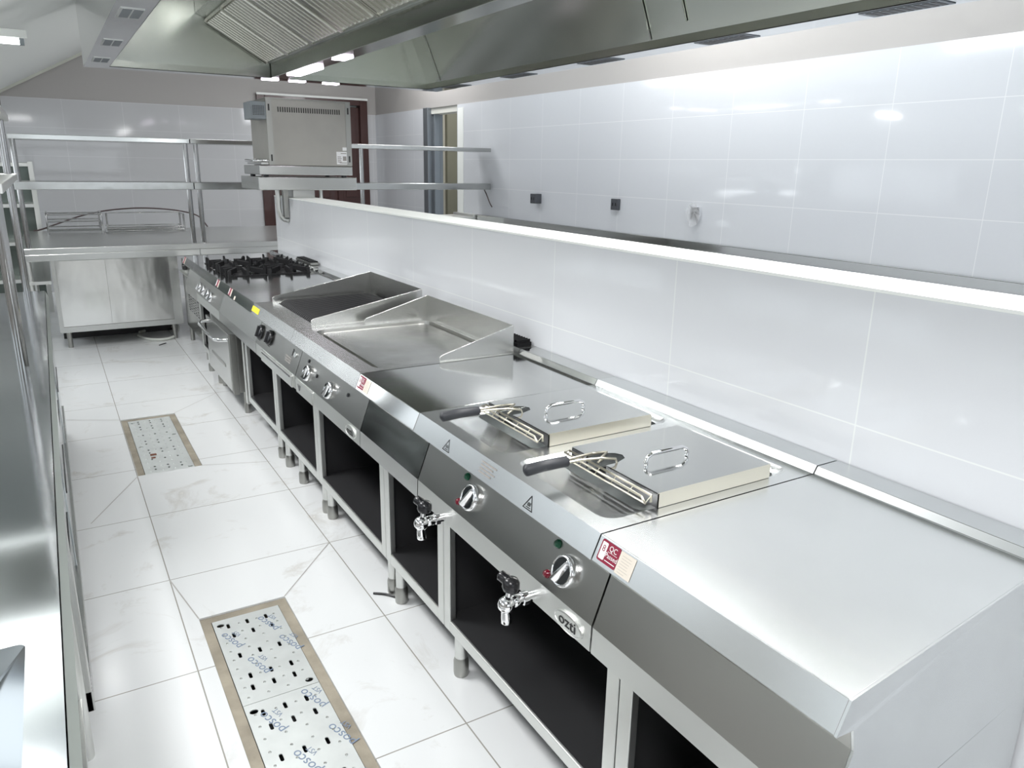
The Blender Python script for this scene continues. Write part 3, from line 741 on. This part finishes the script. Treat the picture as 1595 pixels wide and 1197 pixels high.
# refrigerated unit with perforated side, right of the cabinet
ru = thing('undercounter_fridge', 'low steel unit with perforated side grille between far counter and cooking line', 'fridge')
m = MB(); m.box(.125, .64, 5.60, 6.44, .13, .70); m.build('body', steel, ru, bevel=.004)
m = MB()
for i in range(14):
    for j in range(6):
        if (i+j) % 2: m.box(.122, .126, 5.68+j*.1, 5.71+j*.1, .30+i*.02, .309+i*.02)
        else: m.box(.122, .126, 5.66+j*.1, 5.73+j*.1, .303+i*.02, .307+i*.02)
m.build('vent_holes', black_void, ru)
m = MB(); m.box(.10, .125, 5.62, 6.42, .592, .604); m.build('ledge', steel_light, ru)
m = MB(); m.lathe([(.028, 0), (.03, .015), (.022, .03)], (.125, 6.20, .655), (-1, 0, 0)); m.build('dial', black_plastic, ru)
for x in (.15, .61):
    for y in (5.64, 6.40):
        m = MB(); m.lathe([(.018, 0), (.018, .13)], (x, y, 0)); m.build('leg', steel_dark, ru)
m = MB(); pts = [(-.24, 6.75, .012), (-.20, 6.58, .012), (-.10, 6.48, .012), (.0, 6.52, .014), (.06, 6.66, .03), (.09, 6.80, .06), (.04, 6.95, .02), (-.1, 6.98, .012), (-.22, 6.88, .012)]
def smooth(pts, n=6):
    P = [Vector(p) for p in pts]; out = []
    for i in range(len(P)-1):
        a, b, c, d = P[max(i-1, 0)], P[i], P[i+1], P[min(i+2, len(P)-1)]
        for k in range(n):
            t = k/n; out.append(.5*((2*b)+(c-a)*t+(2*a-5*b+4*c-d)*t*t+(3*b-a-3*c+d)*t**3))
    return out+[P[-1]]
m.tube(smooth(pts), .012, 10); tag(m.build('drain_hose', hose_white), 'pale hose coiled on the floor under the far counter', 'hose')
# chrome wire racks and a bowed cable on the counter
def uframe(m, x, y0, y1, z0, z1, r=.008):
    m.tube(smooth([(x, y0, z0), (x, y0, z1-.05), (x, y0+.04, z1), (x, y1-.04, z1), (x, y1, z1-.05), (x, y1, z0)], 4), r, 8)
wr1 = thing('wire_rack', 'chrome rack with rounded end frames, left one on the far counter', 'rack', 'chrome racks on the far counter')
m = MB(); uframe(m, -.80, 7.70, 8.05, .815, 1.00); m.build('end_frame', chrome_dull, wr1); m = MB(); uframe(m, -.36, 7.70, 8.05, .815, 1.00); m.build('end_frame', chrome_dull, wr1)
m = MB()
for y, z in ((7.74, .99), (8.01, .99), (7.70, .93), (7.70, .86), (8.05, .93), (8.05, .86), (7.8, .84), (7.9, .84)): m.cyl((-.80, y, z), (-.36, y, z), .006, 8)
m.build('cross_bars', chrome_dull, wr1)
wr2 = thing('wire_rack', 'low chrome rack lying to the right of the rounded rack', 'rack', 'chrome racks on the far counter')
m = MB()
for y in (7.75, 8.0):
    m.cyl((-.32, y, .83), (.36, y, .83), .010, 8); m.cyl((-.32, y, .865), (.36, y, .865), .005, 8)
m.cyl((.36, 7.75, .83), (.36, 8.0, .83), .01, 8); m.cyl((-.32, 7.75, .83), (-.32, 8.0, .83), .01, 8); m.build('base_frame', chrome_dull, wr2)
m = MB()
for y in (7.75, 8.0): m.cyl((.36, y, .815), (.36, y, .985), .009, 8)
m.cyl((.36, 7.75, .98), (.36, 8.0, .98), .007, 8); m.cyl((-.30, 8.0, .985), (.36, 8.0, .985), .005, 8); m.cyl((-.30, 8.0, .815), (-.30, 8.0, .985), .008, 8); m.build('uprights', chrome_dull, wr2)
m = MB(); m.tube(smooth([(-.92, 8.13, .822), (-.86, 8.13, .83), (-.72, 8.13, .88), (-.5, 8.13, .955), (-.28, 8.13, 1.0), (-.02, 8.13, 1.02), (.22, 8.13, 1.01), (.42, 8.13, .98), (.56, 8.13, .93), (.64, 8.13, .822)]), .007, 8)
tag(m.build('cable', cable_dark), 'thin dark cable bowed in an arch over the far counter', 'cable')
# tall rack in the far left corner
sr = thing('tall_rack', 'tall four-tier steel rack against the back wall at far left', 'rack')
for z in (.34, .70, 1.06, 1.44):
    m = MB(); m.box(-1.95, -.89, 8.34, 8.75, z-.035, z); m.build('shelf_board', steel_light, sr, bevel=.003)
m = MB(); m.box(-1.95, -.89, 8.74, 8.75, .10, 1.43); m.build('back_panel', glassy, sr)
for x in (-1.93, -.87):
    for y in (8.36, 8.73):
        m = MB(); m.box(x-.02, x+.02, y-.02, y+.02, 0, 1.45); m.build('post', steel_light, sr)

# ------------------------------------------------------------------ left-hand table with cabinets, sink recess and overshelf
lt = thing('sink_table', 'long polished steel table along the left edge with a recessed basin in front', 'table')
LXE = -.853; YF = 4.27
m = MB()
bas = rrect(-1.42, -.900, .06, .708, .012, 4)
m.plate(rect(-1.55, LXE, -.25, YF), [bas], .800)
m.loops([at(bas, .800), at(rrect(-1.38, -.932, .10, .672, .02, 4), .782), at(rrect(-1.36, -.95, .12, .65, .03, 4), .780)], True)
m.box(LXE-.002, LXE, -.25, YF, .752, .800); m.box(-1.55, LXE, YF-.002, YF, .752, .800); m.box(-1.55, LXE, -.25, -.248, .752, .8); m.box(-1.55, -1.545, -.25, YF, .752, .80)
m.build('tabletop', steel_table, lt)
m = MB(); m.prism([(LXE-.001, .7995), (LXE+.011, .768), (LXE+.009, .752), (LXE-.003, .752)], -.25, YF+.001); m.build('edge_strip', mat('pale_green_steel', (.55, .60, .56), .35, .8), lt)
m = MB(); m.box(-1.52, LXE-.015, 1.55, YF-.03, .10, .75); m.build('cabinet', steel_dark, lt)
ys = [1.56, 2.22, 2.9, 3.56, YF-.04]
for i in range(4):
    off = .004*(i % 2)
    m = MB(); m.box(LXE-.015, LXE-.007+off, ys[i]+.01, ys[i+1]-.006, .16, .735); d = m.build('door', steel_table, lt, bevel=.002)
    for zz in (.66, .40):
        m = MB(); m.box(LXE-.008+off, LXE-.0045+off, ys[i]+.08, ys[i+1]-.12, zz, zz+.016); m.build('finger_slot', black_plastic, d)
m = MB(); m.box(LXE-.03, LXE+.004, 1.50, YF-.02, .10, .16); m.box(LXE-.05, LXE+.002, 1.50, 1.55, .10, .75); m.build('cabinet_frame', steel, lt, bevel=.002)
for x in (-1.5, LXE-.03):
    for y in (-.2, 1.46, YF-.06):
        m = MB(); m.lathe([(.019, 0), (.019, .752)], (x, y, 0)); m.build('leg', steel_light, lt)
m = MB(); m.box(-1.5, LXE-.02, -.2, 1.46, .16, .185); m.build('lower_shelf', steel, lt)
os_ = thing('table_overshelf', 'double overshelf on posts over the left table, its corner at the left edge', 'shelf')
for z in (1.372, 1.66):
    m = MB(); m.box(-1.22, -.900, 2.4, 4.40, z, z+.03); m.build('shelf_board', steel_light, os_, bevel=.003)
for x, y in ((-.935, 4.22), (-1.19, 4.22), (-.925, 2.45), (-1.19, 2.45)):
    m = MB(); m.cyl((x, y, .80), (x, y, 1.372), .017, 14); m.cyl((x, y, 1.402), (x, y, 1.66), .017, 14)
    if y > 4: m.cyl((x, y, 1.69), (x, y, 1.76), .017, 14)
    m.build('post', chrome_dull, os_)

# ------------------------------------------------------------------ right-hand counter along the right wall
rc = thing('wall_counter', 'long steel counter along the right wall, only its raised back edge showing', 'counter')
m = MB(); m.box(2.45, 3.12, -.8, 6.72, .81, .85); m.box(3.09, 3.145, -.8, 6.72, .85, .992); m.build('worktop', steel_pol, rc, bevel=.003)
m = MB(); m.box(2.48, 3.1, -.78, 6.70, .10, .81); m.build('cabinet', steel_dark, rc)
rc2 = thing('end_cabinet', 'short steel cabinet at the doorway end of the right-hand counter', 'cabinet')
m = MB(); m.box(2.75, 3.145, 6.74, 7.22, .0, .965); m.box(3.06, 3.145, 6.74, 7.22, .965, .99); m.build('body', steel_light, rc2, bevel=.004)
m = MB(); m.box(2.744, 2.75, 6.76, 7.20, .05, .93); m.build('door', steel, rc2)
# sockets on the right wall
def socket(name, y, z, label, film=False, w=.088, h=.088, d=.03):
    t = thing(name, label, 'socket', None)
    m = MB(); m.box(WX-d, WX-.0005, y-w/2, y+w/2, z-h/2, z+h/2); m.build('plate', socket_m if not film else chrome, t, bevel=.004)
    m = MB()
    for s in (-1, 1): m.box(WX-d-.002, WX-d, y+s*.018-.004, y+s*.018+.004, z-.012, z+.012)
    m.build('holes', black_plastic, t)
    if film:
        m = MB()
        pts = []
        for k in range(14):
            a = 2*PI*k/14; r = .06+.02*random.random(); pts.append((y+r*math.cos(a), z+r*math.sin(a)*1.2-.01))
        m._add([(WX-d-.006-.012*random.random(), p[0], p[1]) for p in pts]+[(WX-d-.004, y, z+.01)], [(i, (i+1) % 14, 14) for i in range(14)])
        f = plastic_film.copy(); f.node_tree.nodes['Principled BSDF'].inputs['Alpha'].default_value = .35
        m.build('plastic_wrap', f, t)
    return t
socket('wall_socket', 5.62, 1.20, 'small dark wall box on the right wall, leftmost of three beside the doorway', d=.07)
socket('wall_socket', 4.465, 1.203, 'square charcoal wall socket, middle one on the right wall')
socket('wall_socket', 3.56, 1.185, 'wall socket still wrapped in clear plastic film on the right wall', True)
m = MB(); m.tube(smooth([(3.12, 6.62, 1.25), (3.11, 6.55, 1.20), (3.12, 6.50, 1.12), (3.13, 6.47, 1.08)]), .006, 8); tag(m.build('loose_wire', cable_dark), 'short loose black wire hanging under the overshelf end by right wall', 'wire')

# ------------------------------------------------------------------ extraction hood
hd = thing('extraction_hood', 'large stainless extraction hood with baffle filters hanging over the cooking lines', 'hood')
HZ = 2.10; X0, X1, XI0, XI1, HY0, HY1, HI1 = -.44, 2.27, -.29, 2.12, -1.4, 5.95, 5.82
m = MB()
m.box(X0, XI0, HY0, HY1, HZ, HZ+.004); m.box(XI1, X1, HY0, HY1, HZ, HZ+.004); m.box(XI0, XI1, HI1, HY1, HZ, HZ+.004)
m.build('rim_flange', mat('flange_steel', (.62, .63, .63), .12, 1), hd)
m = MB()
m.box(XI0-.002, XI0, HY0, HI1, HZ, HZ+.045); m.box(XI1, XI1+.002, HY0, HI1, HZ, HZ+.045); m.box(XI0, XI1, HI1, HI1+.002, HZ, HZ+.045); m.build('inner_lip', steel_hood, hd)
m = MB(); m.box(X0-.003, X0, HY0, HY1, HZ, 2.95); m.box(X1, X1+.003, HY0, HY1, HZ, 2.95); m.box(X0, X1, HY1, HY1+.003, HZ, 2.95); m.box(X0, X1, HY0-.003, HY0, HZ, 2.95); m.build('outer_shell', steel_pol, hd)
m = MB(); zt = 2.80
a = .42*(zt-HZ-.045)
m._add([(XI1, HY0, HZ+.045), (XI1, HI1, HZ+.045), (XI1-a, HI1, zt), (XI1-a, HY0, zt)], [(0, 1, 2, 3)])
m._add([(XI0, HY0, HZ+.045), (XI0, HI1, HZ+.045), (XI0+.05, HI1, zt), (XI0+.05, HY0, zt)], [(0, 1, 2, 3)])
m._add([(XI0, HI1, HZ+.045), (XI1, HI1, HZ+.045), (XI1-a, HI1-.02, zt), (XI0+.05, HI1-.02, zt)], [(0, 1, 2, 3)])
m._add([(XI0, HY0, zt), (XI1-a, HY0, zt), (XI1-a, HI1, zt), (XI0, HI1, zt)], [(0, 1, 2, 3)])
m._add([(XI0, HY0, HZ+.045), (XI1, HY0, HZ+.045), (XI1-a, HY0, zt), (XI0, HY0, zt)], [(0, 1, 2, 3)])
m.build('inner_shell', steel_hood, hd)
m = MB()
def rslope(y, z, off=.004): return (XI1-.42*(z-HZ-.045)-off, y, z-off*.4)
for y in (5.55, 2.95, .6):
    m._add([rslope(y, HZ+.05), rslope(y+.012, HZ+.05), rslope(y+.012, 2.75), rslope(y, 2.75)], [(0, 1, 2, 3)])
m.build('panel_seam', steel_dark, hd)
for y0_, y1_ in ((2.95, 3.22), (2.66, 2.90)):
    m = MB(); p = [rslope(y0_, HZ+.10), rslope(y1_, HZ+.10), rslope(y1_, 2.6), rslope(y0_, 2.6)]; q = [rslope(y0_, HZ+.10, .012), rslope(y1_, HZ+.10, .012), rslope(y1_, 2.6, .012), rslope(y0_, 2.6, .012)]
    m.hexa(p+q); m.build('access_panel', steel_hood, hd)
m = MB(); TX0, TX1 = .81, .93; m.box(TX0, TX1, HY0, 5.80, HZ, 2.215); m.build('grease_trough', steel_hood, hd, bevel=.003)
m = MB(); m.box(TX0-.02, TX0, HY0, 5.80, 2.205, 2.222); m.box(TX1, TX1+.02, HY0, 5.80, 2.205, 2.222); m.build('filter_rail', steel_light, hd)
# baffle filters: left bank (towards camera aisle) and right bank
fm = mat('filter_steel', (.66, .66, .60), .26, 1)
def baffle(sx):
    """one .5 m wide baffle filter; rises away from the trough towards side sx"""
    m = MB(); L = .50; ux = Vector((sx*.866, 0, .50)); nn = Vector((sx*.50, 0, -.866)); 
    def P(s, y, h): v = ux*s+nn*h; return (v.x, y, v.z)
    nb = 8
    for k in range(nb):
        y0_ = .03+k*.515/nb; y1_ = y0_+.040; d = .034
        m.hexa([P(.02, y0_, 0), P(L-.02, y0_, 0), P(L-.02, y0_+.006, d), P(.02, y0_+.006, d), P(.02, y1_, 0), P(L-.02, y1_, 0), P(L-.02, y1_-.006, d), P(.02, y1_-.006, d)])
    for y0_, y1_ in ((0, .02), (.548, .568)): m.hexa([P(0, y0_, -.01), P(L, y0_, -.01), P(L, y0_, .026), P(0, y0_, .026), P(0, y1_, -.01), P(L, y1_, -.01), P(L, y1_, .026), P(0, y1_, .026)])
    for s0, s1 in ((0, .018), (L-.018, L)): m.hexa([P(s0, .02, -.01), P(s1, .02, -.01), P(s1, .02, .01), P(s0, .02, .01), P(s0, .548, -.01), P(s1, .548, -.01), P(s1, .548, .01), P(s0, .548, .01)])
    o = m.build('baffle_filter', fm, hd); 
    m = MB(); q = [P(.01, .01, -.006), P(L-.01, .01, -.006), P(L-.01, .56, -.006), P(.01, .56, -.006)]; m._add(q, [(0, 1, 2, 3)]); b_ = m.build('filter_back', black_void, o)
    return o
for sx, xx in ((-1, TX0-.012), (1, TX1+.012)):
    f0 = baffle(sx); k = 0; bk = f0.children[0]
    y = 5.80-.57
    while y > -.9:
        if k == 0: f = f0
        else:
            f = f0.copy(); C.objects.link(f); d_ = bk.copy(); C.objects.link(d_); d_.parent = f
        f.location = (xx, y, 2.222); y -= .575; k += 1
m = MB()
m.hexa([(.375, HY0, 2.47), (.30, HY0, 2.50), (.30, 5.80, 2.50), (.375, 5.80, 2.47), (.375, HY0, zt), (.30, HY0, zt), (.30, 5.80, zt), (.375, 5.80, zt)]); m.box(TX0+.03, TX1-.03, HY0, 5.80, 2.215, zt)
m.box(1.37, 1.44, HY0, 5.80, 2.47, zt)
for q in ([(TX0-.005, 2.21), (.375, 2.46), (.375, zt), (TX0-.005, zt)], [(TX1+.005, 2.21), (1.37, 2.46), (1.37, zt), (TX1+.005, zt)]): m.ext(q, 'y', 5.802, 5.808)
m.build('plenum_box', steel_hood, hd)
m = MB(); m.box(-.08, .10, 2.5, 3.7, zt-.05, zt-.005); m.build('hood_lamp', white_lab, hd)
area('hood_lamp_glow', (.01, 3.1, zt-.055), (0, 0, 0), .15, 1.1, 12)
# slotted make-up air grilles in the flange
k = 0
for y in (.5, 1.54, 2.48, 3.50, 4.45, 5.42):
    m = MB(); m.box(XI1+.020, X1-.025, y-.17, y+.17, HZ-.003, HZ-.0005); gr = m.build('air_grille', alu, hd)
    m = MB()
    for j in range(9): m.box(XI1+.030, X1-.038, y-.15+j*.034, y-.128+j*.034, HZ-.0045, HZ-.003)
    m.build('slots', black_void, gr)
for y in (1.5, 2.52, 3.53, 4.55, 5.43):
    m = MB(); m.box(X0+.025, XI0-.03, y-.13, y+.13, HZ-.003, HZ-.0005); gr = m.build('air_grille', steel_light, hd)
    m = MB()
    for s in (0, 1): m.box(X0+.035+s*.045, X0+.072+s*.045, y-.11, y+.11, HZ-.0045, HZ-.003)
    m.build('slots', alu, gr)
# lamps recessed in trough and end flange
m = MB(); m.box(TX0+.012, TX1-.012, 4.86, 5.42, HZ-.014, HZ-.001); m.build('hood_lamp', emit_spot, hd)
m = MB(); m.box(TX0+.02, TX1-.02, 4.25, 4.42, HZ-.008, HZ-.001); m.build('hood_lamp', emit_spot, hd)
for x in (.76, .97, 1.24):
    m = MB(); m.box(x, x+.12, HI1+.03, HI1+.10, HZ-.008, HZ-.001); m.build('hood_lamp', emit_spot, hd)
for x in (-.2, 1.95):
    for y in (.4, 3., 5.5):
        m = MB(); m.cyl((x, y, 2.8), (x, y, CZ), .006, 8); m.build('hanger_rod', steel_dark, hd)

# ------------------------------------------------------------------ fluorescent lamps
def batten(loc, rz, label, power=0, L=1.2, drop=.0, name='tube_lamp'):
    t = thing(name, label, 'lamp', None, loc, rz)
    m = MB(); m.box(-L/2, L/2, -.03, .03, .0, .045); m.build('lamp_body', white_paint, t, bevel=.004)
    m = MB(); m.cyl((-L/2+.03, 0, -.02), (L/2-.03, 0, -.02), .014, 12); m.build('tube', emit_tube, t)
    m = MB()
    for s in (-1, 1):
        m = MB(); m.box(s*(L/2-.03)-.012, s*(L/2-.03)+.012, -.016, .016, -.036, .0); m.build('end_cap', oven_vent, t)
    if drop:
        m = MB()
        for s in (-.38, .38): m.box(s*L-.015, s*L+.015, -.01, .01, .045, .045+drop)
        m.build('hanger', oven_vent, t)
    if power: 
        a = area('lamp_glow', (0, 0, -.045), (0, 0, 0), L-.1, .05, power); a.parent = t
    return t
batten((-1.36, 5.0, 2.135), 0, 'lit fluorescent tube lamp hanging at the upper left edge of the room', 40, 1.2, .14)
def panel(x, y, label, power, lx=.6, ly=1.2):
    t = thing('panel_lamp', label, 'lamp', None, (x, y, CZ))
    m = MB(); m.box(-lx/2, lx/2, -ly/2, ly/2, -.05, -.001); m.build('frame', white_paint, t)
    a = area('lamp_glow', (0, 0, -.055), (0, 0, 0), lx-.04, ly-.04, power); a.parent = t
    return t
panel(2.72, 3.6, 'lit ceiling panel between the hood and the right wall', 22)
panel(2.72, 7.6, 'farther lit ceiling panel beside the right wall', 30)
panel(-1.5, -1.0, 'lit ceiling panel over the left aisle behind the viewer', 85)
panel(-1.4, 2.7, 'lit ceiling panel over the left table', 85)
panel(.9, 7.4, 'lit ceiling panel above the far counter', 14)
panel(4.0, 8.3, 'lit ceiling panel in the corridor', 20, .4, .4)  # lamp out of view, added to brighten the corridor
for y, p in ((1.3, 22), (.0, 32)):  # unseen lamps added under the trough to brighten worktops and coping
    a = area('hood_lamp_glow', (.87, y, HZ-.02), (0, 0, 0), .08, 1.1, p); 
    m = MB(); m.box(TX0+.015, TX1-.015, y-.56, y+.56, HZ-.015, HZ-.001); m.build('hood_lamp', white_lab, hd)
# ------------------------------------------------------------------ drain covers set in the floor
def cover(x0, x1, y0, y1, label, big):
    t = thing('drain_cover', label, 'drain cover', 'perforated steel drain covers')
    holes = []; z = -.004
    def slot(cx, cy, wx, wy, r): return rrect(cx-wx/2, cx+wx/2, cy-wy/2, cy+wy/2, r, 2)
    dim = MB()
    W_ = x1-x0; Ln = y1-y0
    if big:
        fx = (.20, .48, .76); fy = (.15, .275, .52, .77, .9)
        for j, v in enumerate(fy):
            for u in fx: holes.append(slot(x0+W_*u+.006*(j % 2), y0+Ln*v, .010, .029, .0045))
        for (u, v) in ((.09, .10) if False else (.10, .93), (.90, .05)): holes.append([(x0+W_*u+.012*math.cos(2*PI*k/12), y0+Ln*v+.010*math.sin(2*PI*k/12)) for k in range(12)])
        for j in range(9):
            for i in range(4):
                dim.lathe([(.0045, 0), (.003, .0025), (.0005, .003)], (x0+W_*(.1+.26*i), y0+Ln*(.06+j*.105), z), (0, 0, 1), 8); dim.mi = 1; dim.lathe([(.0022, 0), (.0022, .0034)], (x0+W_*(.1+.26*i)-.0015, y0+Ln*(.06+j*.105)-.001, z), (0, 0, 1), 6); dim.mi = 0
    else:
        for v in (.07, .115, .23, .345, .395, .51, .56, .68, .80, .85, .92, .96):
            for u in (.23, .50, .77): 
                holes.append([(x0+W_*u+.0055*math.cos(2*PI*k/8), y0+Ln*v+.009*math.sin(2*PI*k/8)) for k in range(8)])
        for u, v in ((.10, .95), (.10, .47), (.9, .62), (.92, .03)): holes.append(slot(x0+W_*u, y0+Ln*v, .022, .012, .005))
        for j in range(14):
            for i in range(4): dim.lathe([(.0055, 0), (.003, .0025), (.0005, .003)], (x0+W_*(.12+.25*i), y0+Ln*(.04+j*.07), z), (0, 0, 1), 8)
    m = MB(); m.plate(rect(x0, x1, y0, y1), holes, z, .003); me_ = bpy.data.meshes.new('dimple'); dim.bm.to_mesh(me_); m.bm.from_mesh(me_); m.build('perforated_plate', [galv, steel_dark], t)
    return t
ix = .032
m = MB()
def pit_rim(D, rust_top=-.006):
    x0, x1, y0, y1 = D; w_ = ix
    m.box(x0+.001, x0+w_, y0+.001, y1-.001, -.06, rust_top); m.box(x1-w_, x1-.001, y0+.001, y1-.001, -.06, rust_top); m.box(x0+w_, x1-w_, y1-w_*1.1, y1-.001, -.06, rust_top); 
    return m
pit_rim(D1); m.build('drain_rim', rust, fl)
m = MB(); pit_rim(D2); m.build('drain_rim', rust, fl)
m = MB(); m.box(D1[0]+.002, D1[1]-.002, D1[2]+.002, D1[3]-.002, -.115, -.05); m.box(D2[0]+.002, D2[1]-.002, D2[2]+.002, D2[3]-.002, -.115, -.05); m.build('drain_pit', black_void, fl)
c1 = cover(D1[0]+ix+.002, D1[1]-ix-.002, D1[2]+.002, D1[3]-ix*1.1-.003, 'small perforated steel drain cover farther up the aisle with rusty marks', False)
m = MB(); m.box(-.49, -.46, 3.66, 3.685, -.0038, -.002); m.box(-.49, -.47, 3.615, 3.635, -.0038, -.002); m.build('rust_mark', rusty, c1)
YS = 1.462
xa, xb = D2[0]+ix+.002, D2[1]-ix-.002
c2 = cover(xa, xb, YS+.001, D2[3]-ix*1.1-.003, 'perforated drain cover with blue mill lettering, farther one of the near pit', True)
c3 = cover(xa, xb, .95, YS-.001, 'perforated drain cover with blue mill lettering, nearest the picture bottom', True)
# mill lettering runs mirrored up the sheets as seen from the camera
ang = math.radians(118)
def mill(c, x, y, s=.040, rot=110):
    mt = Matrix.Translation((x, y, -.0036)) @ Matrix.Rotation(math.radians(rot), 4, 'Z')
    text('mill_print', 'posco', s, blue_ink, mt, c, .0002, xs=1.1)
    mt = Matrix.Translation((x, y, -.0036)) @ Matrix.Rotation(math.radians(rot), 4, 'Z') @ Matrix.Translation((.02, -.033, 0))
    text('mill_print', 'VST', s*.55, blue_ink, mt, c, .0002)
for (x, y) in ((-.335, 1.84), (-.46, 1.80), (-.30, 1.70), (-.415, 1.63)): mill(c2, x, y)
for (x, y) in ((-.315, 1.40), (-.44, 1.36), (-.29, 1.22), (-.40, 1.17), (-.30, 1.03)): mill(c3, x, y)

# floor litter
def chip(pts, label):
    m = MB(); m.tube(smooth(pts, 4), .004, 6); tag(m.build('debris_strip', black_plastic), label, 'debris')
chip([(.035, 1.83, .004), (.07, 1.80, .006), (.10, 1.76, .004)], 'curled black strip lying on the floor by the griddle leg')
chip([(-.13, 6.30, .004), (-.10, 6.33, .005), (-.07, 6.36, .004)], 'small black scrap on the floor below the far counter')
